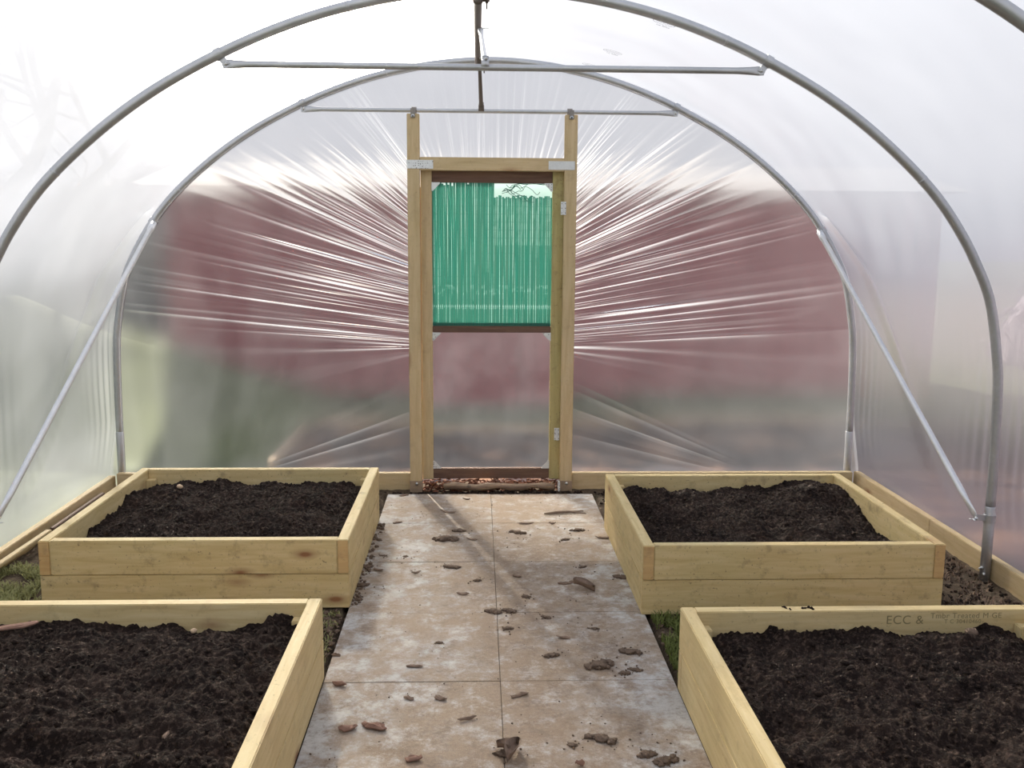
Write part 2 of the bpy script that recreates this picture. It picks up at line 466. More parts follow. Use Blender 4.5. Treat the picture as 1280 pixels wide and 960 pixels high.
# ridge pole and struts -------------------------------------------------------
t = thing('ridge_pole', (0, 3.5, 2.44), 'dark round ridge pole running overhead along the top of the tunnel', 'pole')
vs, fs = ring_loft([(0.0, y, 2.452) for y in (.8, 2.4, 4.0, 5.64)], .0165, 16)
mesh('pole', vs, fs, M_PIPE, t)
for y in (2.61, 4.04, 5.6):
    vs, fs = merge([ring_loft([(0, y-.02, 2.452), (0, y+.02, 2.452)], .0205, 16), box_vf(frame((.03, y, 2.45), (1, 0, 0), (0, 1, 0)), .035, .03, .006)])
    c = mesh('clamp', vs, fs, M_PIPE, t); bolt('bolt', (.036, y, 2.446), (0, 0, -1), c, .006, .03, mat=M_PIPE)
def strut(a, b, label, mat, r, clampmat):
    t = thing('diagonal_strut', a, label, 'strut', None)
    a, b = V(a), V(b); d = (b-a)
    P = [a + d*k for k in (0, .05, .12, .22, .8, .93, 1)]
    vs, fs = ring_loft(P, [(.004, r*1.25), (.005, r*1.3), (r*.9, r), (r, r), (r*.75, r*.8), (.004, r*1.1), (.003, r)], 14, up=(1, 0, 0))
    mesh('strut_tube', vs, fs, mat, t)
    vs, fs = merge([ring_loft([a + V((-.016, .0, 0)), a + V((.016, 0, 0))], .0185, 16), box_vf(Matrix.Translation(a+V((0, 0, .018))), .028, .006, .03)])
    c = mesh('clamp', vs, fs, clampmat, t)
    bolt('bolt', a + V((.004, -.014, .02)), (0, -1, 0), c, .006, .01)
    bolt('bolt', b + V((.004, -.005, 0)), (1, 0, 0), t.children[0], .005, .035)
strut((.030, Y_MID-.005, 2.200), (.012, 4.46, 2.425), 'short pale diagonal strut from the middle crossbar up to the ridge pole', M_GALVL, .012, M_GALV)
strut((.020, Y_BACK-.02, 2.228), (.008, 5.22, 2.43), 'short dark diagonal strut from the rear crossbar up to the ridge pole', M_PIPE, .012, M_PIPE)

# corner braces ---------------------------------------------------------------
def brace(sd, top, bot, label):
    t = thing('corner_brace', bot, label, 'brace')
    a, b = V(top), V(bot); d = b-a
    P = [a + d*k for k in (0, .03, .031, .93, .965, .985, 1)]
    r = .015
    vs, fs = ring_loft(P, [(r*1.25, r*1.25), (r*1.25, r*1.25), (r, r), (r, r), (.008, .016), (.004, .018), (.003, .014)], 16)
    mesh('brace_tube', vs, fs, M_GALVL, t)
    # foot clamp on the middle hoop
    c = V((CX + sd*2.213, Y_MID, bot[2]-.012))
    parts = [ring_loft([c - V((0, 0, .018)), c + V((0, 0, .018))], .0265, 20)]
    e = b; m = (c+e)/2
    parts.append(box_vf(frame(m, e-c, (0, 0, 1)), (e-c).length, .026, .005))
    vs, fs = merge(parts)
    cl = mesh('clamp', vs, fs, M_GALV, t, smooth=False)
    bolt('wing_nut', e + V((0, -.006, -.004)), (-sd, -.4, -.1), cl, .007, .024, wing=True)
    c = V((CX + sd*(abs(top[0]-CX)+.03), Y_BACK, top[2]-.0))
    i = near_idx(z=top[2], side=sd)
    p, tt, parts = clamp_band('c', i, Y_BACK, t)
    parts.append(box_vf(frame((p+a)/2, a-p, (0, 1, 0)), (a-p).length, .024, .005))
    vs, fs = merge(parts); cl = mesh('clamp', vs, fs, M_GALV, t, smooth=False)
    bolt('bolt', a + V((0, -.012, 0)), (0, -1, 0), cl, .006, .008)
brace(-1, (-1.86, Y_BACK-.045, 1.565), (-2.085, Y_MID+.03, .275), 'left slanting pale brace tube from rear hoop to foot of middle hoop')
brace(1, (2.015, Y_BACK-.045, 1.54), (2.215, Y_MID-.02, .29), 'right slanting pale brace tube from rear hoop to foot of middle hoop')

# ------------------------------------------------------------------ cover (roof and side walls)
def film_offset(z):
    if z > .40: return .0235
    k = min(1, (.40 - z)/.32)
    return .0235 + .048*k
def cover():
    nY = 480; y0, y1 = -1.2, 5.70
    n = len(PROF); vs, fs = [], []
    prof = PROF; ns = [prof_normal(i) for i in range(n)]
    # thin the profile, keep every point
    for j in range(nY+1):
        y = y0 + (y1-y0)*j/nY
        # sag between hoops
        ph = (y - Y_BACK)/(Y_BACK-Y_MID); f = ph - math.floor(ph)
        sag = math.sin(PI*f)
        for i in range(n):
            p = prof[i]; nn = ns[i]
            z = p.z
            off = film_offset(z)
            d = off - .010*sag*(1 if z > .5 else z/.5)
            s = i/n
            # long shallow tension ripples, running diagonally
            w = noise.noise(V((p.x*1.1 + 3, y*1.1 + z*.9, z*1.4)))*.012*sag
            w += noise.noise(V((p.x*4, y*5 + z*3.5, z*2 + 7)))*.0028*sag
            # vertical gathers low down beside each hoop
            low = max(0, 1 - abs(z-.62)/.5)
            edge = math.exp(-((min(f, 1-f))/.16)**2)
            w += low*edge*.0060*math.sin(y*2*PI/.085 + z*2)*(1 if f > .03 and f < .97 else 0)
            # raised ridge slanting down and forward from the rear hoop
            yy = Y_BACK - .12 - (1.55 - z)*.60 - .25*max(0, (1.3-z))**2
            w += .018*math.exp(-((y-yy)/.04)**2)*(1 if .1 < z < 1.62 else 0)*min(1, max(0, (z-.1)*3))
            if f < .01 or f > .99: w *= .1
            q = p + nn*(d + w)
            vs.append((q.x + CX, y, max(q.z, -.02)))
    for j in range(nY):
        for i in range(n-1):
            a = j*n+i
            fs.append((a, a+n, a+n+1, a+1))
    o = mesh('ceiling', vs, fs, M_FILM, origin=(CX, 2.2, 0))
    props(o, 'translucent polythene cover stretched over the hoops as roof and side walls', 'cover', kind='structure')
    return o
COVER = cover()

# printed marks on the cover
def film_mark(x, y, label):
    """small grey ink mark printed on the polythene: a line of letters over an oval"""
    i = near_idx(x=x-CX, side=1 if x > CX else -1)
    n = prof_normal(i); t = (PROF[i+1]-PROF[i-1]).normalized()
    p = PROF[i] + V((CX, y, 0)) + n*.0015
    parts = []
    def stroke(u0, v0, u1, v1, w=.0016):
        a = p + t*u0 + V((0, v0, 0)); b = p + t*u1 + V((0, v1, 0))
        parts.append(box_vf(frame((a+b)/2, b-a, n), (b-a).length, .0006, w))
    for k in range(22):
        a0, a1 = 2*PI*k/22, 2*PI*(k+.8)/22
        stroke(.048*math.cos(a0), .030*math.sin(a0)-.02, .048*math.cos(a1), .030*math.sin(a1)-.02)
    rnd = random.Random(int(y*100))
    for row in (-.012, -.028):
        u = -.033
        while u < .033:
            w = rnd.uniform(.003, .007)
            stroke(u, row, u+w, row+rnd.uniform(-.004, .006), .0014); u += w + .002
    for ch in range(9):
        if ch == 3: continue
        u = -.022 + ch*.0065
        stroke(u, .028, u, .038); stroke(u, rnd.choice((.028, .033, .038)), u+.004, rnd.choice((.028, .038)))
    vs, fs = merge(parts)
    return mesh('printed_mark', vs, fs, M_INKF, COVER, smooth=False)
for (x, y) in ((.69, 4.95), (.62, 5.42), (.77, 4.15)):
    film_mark(x, y, '')

# ------------------------------------------------------------------ end wall film with folds fanning out from the door
YW = 5.625
def end_wall():
    XL, XR = -.365, .535; ZT = 1.91
    prof = [p + prof_normal(i)*(film_offset(p.z)+.003) + V((CX, 0, 0)) for i, p in enumerate(PROF)]
    def hit(p, d):
        best = None
        for i in range(len(prof)-1):
            a, b = prof[i], prof[i+1]
            ex, ez = b.x-a.x, b.z-a.z
            det = d[0]*(-ez) + d[1]*ex
            if abs(det) < 1e-9: continue
            rx, rz = a.x-p[0], a.z-p[1]
            tt = (rx*(-ez) + rz*ex)/det
            uu = (d[0]*rz - d[1]*rx)/det
            if tt > .01 and -.001 <= uu <= 1.001 and (best is None or tt < best): best = tt
        if d[1] < -1e-6:
            g = (-.02-p[1])/d[1]
            if best is None or g < best: best = g
        return best if best else 1.85
    K = [(-.02, 0.), (.05, -.045), (.3, -.25), (.65, -.50), (.77, -.45), (.80, -.25), (.86, .06), (1.27, .28), (1.62, .80), (1.9, 1.35), (1.95, 1.5)]
    def slope(z):
        for (a, sa), (b, sb) in zip(K, K[1:]):
            if z <= b:
                k = (z-a)/(b-a); return sa + (sb-sa)*k
        return K[-1][1]
    rays = []      # (inner point, direction, fold strength, side key)
    n = 620
    for k in range(n+1):
        z = -.02 + (ZT+.02)*k/n
        rays.append(((XL, z), (-1., slope(z)), z, 0))
    nt = 300
    for k in range(1, nt):
        u = k/nt; x = XL + (XR-XL)*u
        ang = (u-.5)*2
        # swing from the steep side direction to straight up and over
        dx = math.copysign(abs(ang)**2.2, ang)*.741
        rays.append(((x, ZT), (dx, 1.), x, 1))
    for k in range(n, -1, -1):
        z = -.02 + (ZT+.02)*k/n
        rays.append(((XR, z), (1., slope(z)*.93 + .0), z, 2))
    m = 40; vs, fs = [], []
    rnd = random.Random(3)
    def folds(key, side, u, dist):
        """fold height in metres, on parameter key along the door edge"""
        if side == 1:
            e = .9*max(0, 1-u*.8)
            q = noise.noise(V((key*26, u*.5, 11)))
            return .010*e*(1-2*abs(q))**3 + .004*e*noise.noise(V((key*70, 0, 3)))
        sd = 5.3 if side == 0 else 31.7
        up = min(1, max(0, (key-.80)/.06))              # main gathers from .82 up
        upf = .55 + .45*min(1, max(0, (1.93-key)/.25))
        low = min(1, max(0, (.80-key)/.05))*min(1, max(0, (key-.12)/.25))
        reach = .85 + .45*noise.noise(V((key*17, sd, 4)))   # how far each gather runs
        env = max(0, 1 - (u/max(.25, reach+.15))**1.1)
        q1 = noise.noise(V((key*15, sd, u*.35))); q2 = noise.noise(V((key*34, sd+9, u*.5))); q3 = noise.noise(V((key*78, sd+2, u*.3)))
        r1 = (1-2*abs(q1)); r2 = (1-2*abs(q2)); r3 = (1-2*abs(q3))
        grow = .30 + .70*min(1, dist/.45)
        h = up*(.55+.45*upf)*env*(.022*r1*abs(r1)*grow + .020*r2*abs(r2)*grow + .013*r3*(1-.8*min(1, u*1.6)))
        # a few broad soft folds below
        ql = noise.noise(V((key*8.5, sd+20, 0)))
        envl = max(0, 1-(u/.72)**2)
        h += low*envl*(.007*max(0, 1-2.6*abs(ql))**1.5)*min(1, dist/.25)
        return h
    for (p, d, key, side) in rays:
        L = hit(p, d)
        for j in range(m+1):
            u = (j/m)
            uu = u
            x = p[0] + d[0]*L*uu; z = p[1] + d[1]*L*uu
            dist = math.hypot(d[0]*L*uu, d[1]*L*uu)
            fh = folds(key, side, uu, dist)
            bow = .02*noise.noise(V((x*.8, z*.8, 2)))*math.sin(PI*min(1, uu))
            # pulled back flush to the hoop at the rim
            rim = min(1, (1-uu)/.06)
            zz = z
            vs.append((x, YW + .035 - (fh + bow)*rim, zz))
    N = len(rays)
    for i in range(N-1):
        for j in range(m):
            a = i*(m+1)+j
            fs.append((a, a+1, a+m+2, a+m+1))
    o = mesh('wall_back', vs, fs, M_FILMB, origin=(CX, YW+.035, 0))
    props(o, 'creased translucent polythene end wall gathered towards the door frame', 'end wall', kind='structure')
end_wall()
# the open end behind the camera: a second plain polythene wall
vs = [(p.x+CX, -1.2, p.z) for p in PROF]
o = mesh('wall_front', vs, [tuple(range(len(vs)))], M_FILM, smooth=False, origin=(CX, -1.2, 0))
props(o, 'plain polythene wall closing the near end behind the viewer', 'end wall', kind='structure')

# ------------------------------------------------------------------ base boards
def rail(name, x0, x1, y0, y1, zt, label, segs):
    t = thing(name, ((x0+x1)/2, (y0+y1)/2, 0), label, 'base rail'); t['kind'] = 'structure'
    for a, b in segs:
        if x1-x0 < y1-y0:
            board('board', ((x0+x1)/2, a, zt-.07), ((x0+x1)/2, b, zt-.07), .14, x1-x0, (0, 0, 1), M_FRAMEW, t)
        else:
            board('board', (a, (y0+y1)/2, zt-.07), (b, (y0+y1)/2, zt-.07), .14, y1-y0, (0, 0, 1), M_FRAMEW, t)
    return t
rail('baseboard_right', 2.3125, 2.352, -1.2, 5.66, .092, 'long low timber base rail along the right wall', [(-1.2, 1.9), (1.902, 4.62), (4.622, 5.62)])
bl = rail('baseboard_left', -2.202, -2.1625, -1.2, 5.66, .075, 'long low timber base rail along the left wall', [(-1.2, 2.3), (2.302, 5.62)])
rail('baseboard_back', -2.14, 2.29, 5.575, 5.618, .095, 'low timber base rail across the foot of the end wall', [(-2.14, -.40), (.57, 2.29)])
o = board('batten', (-2.135, 3.9, .045), (-2.118, 4.62, .050), .030, .018, (1, 0, 0), M_FRAMEW)
props(o, 'loose thin wooden batten lying against the left base rail', 'batten')
o = board('batten', (-2.141, 4.70, .030), (-2.135, 5.35, .034), .022, .022, (1, 0, 0), M_DARKW)
props(o, 'dark wooden batten lying behind the rear left bed beside the wall', 'batten')

# ------------------------------------------------------------------ door frame and door
YF = 5.53
df = thing('door_frame', (.083, YF+.022, 0), 'pale timber door frame with two tall posts and a header rail', 'door frame')
pl = board('post', (-.364, YF+.0225, 0), (-.364, YF+.0225, 2.182), .070, .045, (1, 0, 0), M_FRAMEW, df)
pr = board('post', (.530, YF+.0225, 0), (.530, YF+.0225, 2.185), .072, .045, (1, 0, 0), M_FRAMEW, df)
hd = board('header', (-.328, YF+.0225, 1.908), (.494, YF+.0225, 1.908), .074, .045, (0, 0, 1), M_FRAMEW, df)
for x in (-.327, .478):
    bm = box_bm(.150, .048, .0022, .0005)
    npl = bm_obj('nail_plate', bm, M_PLATE, df, frame((x, YF-.0013, 1.904), (1, 0, 0), (0, 0, 1)))
    random.seed(int(x*100))
    parts = [ring_loft([(x-.066+.0165*a+.004*(b % 2), YF-.0035, 1.886+.012*b), (x-.066+.0165*a+.004*(b % 2), YF-.002, 1.886+.012*b)], .0026, 6) for a in range(9) for b in range(4)]
    vs, fs = merge(parts); mesh('nail_heads', vs, fs, M_BOLT, npl)
for x in (-.364, .530):
    # P-clip holding the post to the crossbar
    parts = [ring_loft([(x-.014, Y_BACK-.015, 2.213), (x+.014, Y_BACK-.015, 2.213)], .0195, 18),
             box_vf(Matrix.Translation(V((x, YF-.003, 2.185))), .026, .004, .05),
             box_vf(Matrix.Translation(V((x, YF+.047, 2.20))), .026, .10, .004)]
    vs, fs = merge(parts); c = mesh('pipe_clip', vs, fs, M_GALVD, df, smooth=False)
    bolt('bolt', (x, YF-.005, 2.168), (0, -1, 0), c, .009, .006)
    parts = []
    vs, fs = merge([box_vf(Matrix.Translation(V((x, YF+.02, .025))), .0735, .052, .07)])
    ft = mesh('post_foot', vs, fs, simple('muddy_post_foot', (.30, .22, .15), .9, .4, 30), df, smooth=False)
    ft['label'] = 'mud stained foot of the door post'
    bolt('screw', (x+.004, YF-.007, .045), (0, -1, 0), ft, .007, .003)
# door leaf; left stile widened to the post to shut out a sun streak
YD = 5.576
door = thing('door_1', (.083, YD, .06), 'timber garden door with green netting above and clear sheet below', 'door'); door['kind'] = 'structure'
board('stile', (-.2955, YD+.018, .058), (-.2955, YD+.018, 1.886), .065, .036, (1, 0, 0), M_FRAMEW, door)
st = board('stile', (.4635, YD+.018, .058), (.4635, YD+.018, 1.886), .064, .036, (1, 0, 0), M_STILE, door)
st['label'] = 'green stained door stile on the hinge side'
tr_ = board('top_rail', (-.263, YD+.026, 1.847), (.431, YD+.026, 1.847), .080, .03, (0, 0, 1), M_DARKW, door)
tr_['label'] = 'dark brown top rail'
mr = board('middle_rail', (-.263, YD+.018, .963), (.431, YD+.018, .963), .038, .036, (0, 0, 1), M_DARKW, door)
mr['label'] = 'dark brown middle rail'
br_ = board('bottom_rail', (-.263, YD+.018, .093), (.431, YD+.018, .093), .062, .036, (0, 0, 1), M_DARKW, door)
br_['label'] = 'muddy brown bottom rail'
# clear sheet, slightly bowed
vs, fs = [], []
for j in range(41):
    for i in range(41):
        x = -.263 + .694*i/40; z = .124 + .82*j/40
        vs.append((x, YD+.030 + .004*noise.noise(V((x*3, z*2, 1))) + .0012*noise.noise(V((x*18, z*2, 5))), z))
for j in range(40):
    for i in range(40):
        a = j*41+i; fs.append((a, a+1, a+42, a+41))
mesh('clear_panel', vs, fs, M_PANE, door)
# green netting: split vertical tapes with knotted cross rows
vs, fs = [], []
for j in range(31):
    for i in range(31):
        x = -.263 + .694*i/30; z = .975 + .84*j/30
        vs.append((x, YD+.032 + .004*noise.noise(V((x*3, z*2, 9))), z))
for j in range(30):
    for i in range(30):
        a = j*31+i; fs.append((a, a+1, a+32, a+31))
mesh('upper_panel', vs, fs, M_PANEH, door)
def netting():
    rnd = random.Random(11); parts = []
    x0, x1 = -.262, .430; n = 62; w0 = (x1-x0)/n
    for k in range(n):
        cx = x0 + w0*(k+.5)
        torn = cx > .100
        zt = 1.807 if not torn else 1.728 + rnd.uniform(-.012, .012)
        if not torn and rnd.random() < .2: zt -= rnd.uniform(0, .02)
        hw = w0*.5*rnd.uniform(.97, 1.13)
        ph = rnd.uniform(0, 9); tilt = rnd.uniform(-.002, .002)
        m = 70; vs, fs = [], []
        slit = rnd.random() < .35; s0 = rnd.uniform(1.1, 1.6); s1 = s0 + rnd.uniform(.1, .5)
        for j in range(m+1):
            z = .982 + (zt-.982)*j/m
            h = hw*(.97 + .05*noise.noise(V((k*3.3, z*7, 0))))
            if slit and s0 < z < s1: h *= .86
            if torn and z > 1.45: h *= .90 + .12*noise.noise(V((k*1.7, z*28, 2)))
            if abs(z-1.095) < .008: h *= .72
            if 1.17 < z < 1.22 and rnd.random() < .25: h *= .8
            c = cx + .0012*math.sin(z*6+ph) + tilt*(z-1.4)
            y = YD + .012 + .0035*noise.noise(V((cx*14, z*2, 4)))
            vs += [V((c-h, y+.0015, z)), V((c, y-.0008, z)), V((c+h, y+.0015, z))]
        for j in range(m):
            for q in (0, 1):
                a = j*3+q; fs.append((a, a+1, a+4, a+3))
        parts.append((vs, fs))
    vs, fs = merge(parts)
    nt_ = mesh('netting', vs, fs, M_NET, door)
    nt_['label'] = 'green windbreak netting of narrow vertical tapes'
    # cross threads
    parts = []
    for z in [1.0 + .045*i for i in range(17)]:
        parts.append(ring_loft([(x0 + (x1-x0)*a/24, YD+.0165, z + .003*noise.noise(V((a*.7, z*9, 0)))) for a in range(25)], .0009, 5))
    vs, fs = merge(parts); mesh('cross_threads', vs, fs, M_THREAD, nt_)
    # loose wavy threads across the torn top corner
    parts = []
    for k in range(9):
        xa = .11 + rnd.uniform(0, .1); za = rnd.uniform(1.74, 1.80); pts = []
        nn = rnd.randint(5, 9); xx = xa; zz = za
        for q in range(nn):
            pts.append(V((min(xx, .428), YD+.012+rnd.uniform(-.003, .003), min(1.803, max(1.70, zz)))))
            xx += rnd.uniform(.012, .045); zz += rnd.uniform(-.032, .032)
        parts.append(ring_loft(catmull(pts, 5), .0016, 6))
    vs, fs = merge(parts)
    lt = mesh('loose_threads', vs, fs, M_THREAD, nt_)
    lt['label'] = 'loose curled threads at the torn top corner'
    # hems
    o = board('hem', (x0, YD+.008, .992), (x1, YD+.008, .992), .018, .002, (0, 0, 1), M_NET, nt_, .0004)
netting()
# zinc corner plates on the leaf
def corner_plate(x, z, sx, sz, s=.042):
    y = YD-.002
    pts = [(x, z), (x+sx*s, z), (x+sx*s, z+sz*.006), (x+sx*.008, z+sz*s), (x, z+sz*s)]
    if sx*sz < 0: pts = pts[::-1]
    vs = [V((a, y, b)) for a, b in pts] + [V((a, y+.0015, b)) for a, b in pts]
    n = len(pts)
    fs = [tuple(range(n)), tuple(range(2*n-1, n-1, -1))] + [(i, i+n, (i+1) % n+n, (i+1) % n) for i in range(n)]
    mesh('corner_plate', vs, fs, M_PLATE, door, smooth=False)
for x, z, sx, sz in ((-.264, 1.807, 1, -1), (.432, 1.807, -1, -1), (-.264, .944, 1, -1), (.432, .944, -1, -1), (-.264, .124, 1, 1), (.432, .124, -1, 1)):
    corner_plate(x, z, sx, sz, .048)
for x, z in ((.482, 1.665), (.462, .345)):
    parts = [box_vf(Matrix.Translation(V((x+.009, YF-.003, z))), .030, .003, .074),
             ring_loft([(x+.013, YF-.006, z-.037), (x+.013, YF-.006, z+.037)], .0035, 10)]
    vs, fs = merge(parts); hg = mesh('hinge', vs, fs, M_PLATE, door, smooth=False)
    parts = [ring_loft([(x+dx, YF-.006, z+dz), (x+dx, YF-.003, z+dz)], .003, 8) for dx in (0, .02) for dz in (-.026, 0, .026)]
    vs, fs = merge(parts); mesh('screw', vs, fs, M_GALVD, hg)

# threshold -------------------------------------------------------------------
pts = [V((-.20 + .66*k/10, 5.505 + .004*math.sin(k), .030 + .006*math.sin(k*1.7))) for k in range(11)]
vs, fs = ring_loft(pts, [(.018, .020+.004*math.sin(k*2.1)) for k in range(11)], 14)
vs = [v + V((0, noise.noise(v*30)*.006, noise.noise(v*22)*.008)) for v in vs]
o = mesh('log', vs, fs, M_ROT)
props(o, 'thin rotted log lying across the door threshold', 'log')
o = bm_obj('angle_bracket', box_bm(.012, .05, .055, .001), M_PLATE, None, Matrix.Translation(V((.486, 5.505, .035))))
props(o, 'small pale metal angle bracket at the foot of the right door post', 'bracket')
rnd = random.Random(21)
def chip_vf(L, W, T, curl, seed):
    """a flat splintery flake: jagged outline, bent a little, with real thickness"""
    r = random.Random(seed); n = 16; ring = []
    for k in range(n):
        a = 2*PI*k/n + r.uniform(-.12, .12)
        q = r.uniform(.72, 1.06)
        ring.append((math.copysign(abs(math.cos(a))**.8, math.cos(a))*L/2*q, math.copysign(abs(math.sin(a))**.75, math.sin(a))*W/2*q*r.uniform(.75, 1)))
    inner = [(x*.62, y*.55) for x, y in ring]
    def zz(x, y): return curl*L*.35*(2*x/L)**2 + curl*W*.4*(2*y/W)**2 + T*.8*noise.noise(V((x/L*4, y/W*2, seed*2.2)))
    vs = [V((x, y, zz(x, y) + T*.45)) for x, y in ring] + [V((x, y, zz(x, y) + T*r.uniform(.8, 1.25))) for x, y in inner]
    vs += [V((x*.97, y*.97, zz(x, y))) for x, y in ring]
    fs = [tuple(range(n, 2*n)), tuple(range(3*n-1, 2*n-1, -1))]
    for k in range(n):
        k2 = (k+1) % n
        fs += [(k, k2, n+k2, n+k), (k, k+2*n, k2+2*n, k2)]
    mn = min(v.z for v in vs)
    return [v - V((0, 0, mn)) for v in vs], fs
def place(vf, M): return [M @ v for v in vf[0]], vf[1]
parts = []
for k in range(650):
    M = Matrix.Translation(V((rnd.uniform(-.325, .49), rnd.uniform(5.52, 5.62), rnd.uniform(-.01, .052)))) @ Matrix.Rotation(rnd.uniform(0, 6.3), 4, 'Z') @ Matrix.Rotation(rnd.uniform(-.9, .9), 4, 'X')
    parts.append(place(chip_vf(rnd.uniform(.02, .05), rnd.uniform(.01, .02), .004, rnd.uniform(-.5, .8), k), M))
vs, fs = merge(parts)
o = mesh('bark_mulch', vs, fs, M_MULCH); props(o, 'reddish bark chippings heaped in the gap under the door', 'bark mulch', kind='stuff')

# ------------------------------------------------------------------ paving slabs
rows = [(5.45, 4.8835), (4.882, 4.2815), (4.280, 3.6755), (3.674, 3.0755), (3.074, 2.4735), (2.472, 1.8735)]
rowname = ['in the short row against the door sill', 'in the second row from the door', 'in the third row from the door, level with the rear beds',
           'in the fourth row from the door, by the gap between front and rear beds', 'in the fifth row, at the bottom edge of the picture between the two front beds', 'in the sixth row, just below the edge of the picture']
for r, (yb, ya) in enumerate(rows):
    for c, (xa, xb) in enumerate(((-.525, .0792), (.0808, .680))):
        rr = random.Random(r*2+c)
        bm = box_bm(xb-xa, yb-ya, .035, .0012)
        o = bm_obj('paving_slab', bm, M_SLAB, None, Matrix.Translation(V(((xa+xb)/2, (ya+yb)/2, -.0175 + rr.uniform(-.001, .001)))))
        props(o, f'muddy concrete paving slab on the {"left" if c == 0 else "right"}, {rowname[r]}', 'paving slab', 'slabs of the central path')

# ------------------------------------------------------------------ raised beds
BT = .045
def fbm(x, y, z, oct=4):
    v = 0; a = 1; f = 1
    for _ in range(oct):
        v += a*noise.noise(V((x*f, y*f, z))); a *= .52; f *= 2.1
    return v
def raised_bed(x0, x1, y0, y1, label, soil_label, zs, seed, mat, bulge=.03, dips=(), lower_dx=0.):
    t = thing('raised_bed', ((x0+x1)/2, (y0+y1)/2, 0), label, 'raised bed', 'timber raised beds')
    H = .144
    e = BT
    zc1, zc2 = H/2, H*1.5 + .002
    # lower course: front and back boards run the full length
    board('board', (x0, y0+e/2, zc1), (x1, y0+e/2, zc1), H, e, (0, 0, 1), mat, t)
    board('board', (x0, y1-e/2, zc1), (x1, y1-e/2, zc1), H, e, (0, 0, 1), mat, t)
    for x in (x0+e/2, x1-e/2):
        board('board', (x, y0+e, zc1), (x, y1-e, zc1), H, e, (0, 0, 1), mat, t)
        # upper course: side boards run the full length
        board('board', (x, y0, zc2), (x, y1, zc2), H, e, (0, 0, 1), mat, t)
        for y in (y0,):
            p = bm_obj('board_end', box_bm(e-.004, H-.006, .003, .0008), M_ENDG, t, frame((x, y-.0008, zc2), (1, 0, 0), (0, 0, 1)))
    board('board', (x0+e, y0+e/2, zc2), (x1-e, y0+e/2, zc2), H, e, (0, 0, 1), mat, t)
    bb = board('board', (x0+e, y1-e/2, zc2), (x1-e, y1-e/2, zc2), H, e, (0, 0, 1), mat, t)
    for x in (x0+e+.0225, x1-e-.0225):
        for y in (y0+e+.0225, y1-e-.0225):
            board('corner_post', (x, y, 0), (x, y, .245), .044, .044, (1, 0, 0), M_WOOD, t)
    # screw heads
    for x in (x0+e/2, x1-e/2):
        for z in (zc2-.035, zc2+.035):
            pass
    # compost
    ax0, ax1, ay0, ay1 = x0+e+.001, x1-e-.001, y0+e+.001, y1-e-.001
    st = .0055
    nx = int((ax1-ax0)/st); ny = int((ay1-ay0)/st)
    def hgt(x, y):
        u = (x-ax0)/(ax1-ax0); v = (y-ay0)/(ay1-ay0)
        ed = min(u, 1-u, v, 1-v)
        h = zs - .012 + bulge*min(1, ed/.22)
        h += .036*noise.noise(V((x*3.4, y*3.4, seed)))
        h += .030*fbm(x*8, y*8, seed+5, 3)
        b = noise.noise(V((x*22, y*22, seed+2))); h += .020*abs(b)
        b = noise.noise(V((x*48, y*48, seed+3))); h += .014*(abs(b))
        h += .006*noise.noise(V((x*110, y*110, seed+4)))
        for (du, dv, rx, ry, dep) in dips:
            h -= dep*math.exp(-((u-du)/rx)**2 - ((v-dv)/ry)**2)
        return min(h, .279 if ed > .04 else .268)
    vs, fs = [], []
    for j in range(ny+1):
        for i in range(nx+1):
            x = ax0 + (ax1-ax0)*i/nx; y = ay0 + (ay1-ay0)*j/ny
            vs.append((x, y, hgt(x, y)))
    w = nx+1
    for j in range(ny):
        for i in range(nx):
            a = j*w+i; fs.append((a, a+1, a+w+1, a+w))
    rnd = random.Random(seed)
    parts = [(vs, fs)]
    for k in range(1500):
        x = rnd.uniform(ax0+.012, ax1-.012); y = rnd.uniform(ay0+.012, ay1-.012)
        if noise.noise(V((x*5, y*5, seed+9))) < rnd.uniform(-.45, .25): continue
        r = .0025 + .010*rnd.random()**2.6
        parts.append(lump((x, y, hgt(x, y)+r*.1), r, rnd.uniform(0, 99), 1, .7, .5))
    vs, fs = merge(parts)
    o = mesh('compost', vs, fs, M_SOIL); props(o, soil_label, 'compost', kind='stuff')
    return t, bb, hgt
b1 = raised_bed(-1.762, -.523, 3.735, 4.945, 'rear left timber raised bed, two boards high, nearest the end wall', 'dark compost filling the rear left raised bed, flat and crumbly', .222, 1, M_WOODD, .022,
                dips=((.45, .35, .12, .09, .025), (.62, .6, .1, .1, .02), (0.06, .3, .12, .4, .02)))
b2 = raised_bed(.665, 1.898, 3.640, 4.795, 'rear right timber raised bed, two boards high, in front of the end wall', 'dark compost heaped to the back corner of the rear right raised bed', .222, 2, M_WOODD, .030,
                dips=((.2, .45, .12, .12, .03), (1.0, .25, .16, .42, .055), (.93, .97, .2, .2, -.045), (.45, .2, .1, .1, .02)))
b3 = raised_bed(-1.775, -.527, 1.880, 3.110, 'front left timber raised bed cut off by the bottom left of the picture', 'dark lumpy compost filling the front left raised bed', .222, 3, M_WOOD, .024,
                dips=((.55, .30, .22, .06, .035), (.55, .80, .07, .06, .02), (.25, .25, .15, .05, .025), (.75, .12, .1, .06, .02)))
b4 = raised_bed(.680, 1.888, 1.800, 3.010, 'front right timber raised bed with printed stamp inside its back board', 'brown crumbly compost filling the front right raised bed', .222, 4, M_WOOD, .026,
                dips=((.10, .45, .1, .12, .04), (.30, .80, .06, .08, .025), (.5, .33, .1, .08, .03), (.8, .3, .2, .1, .02)))
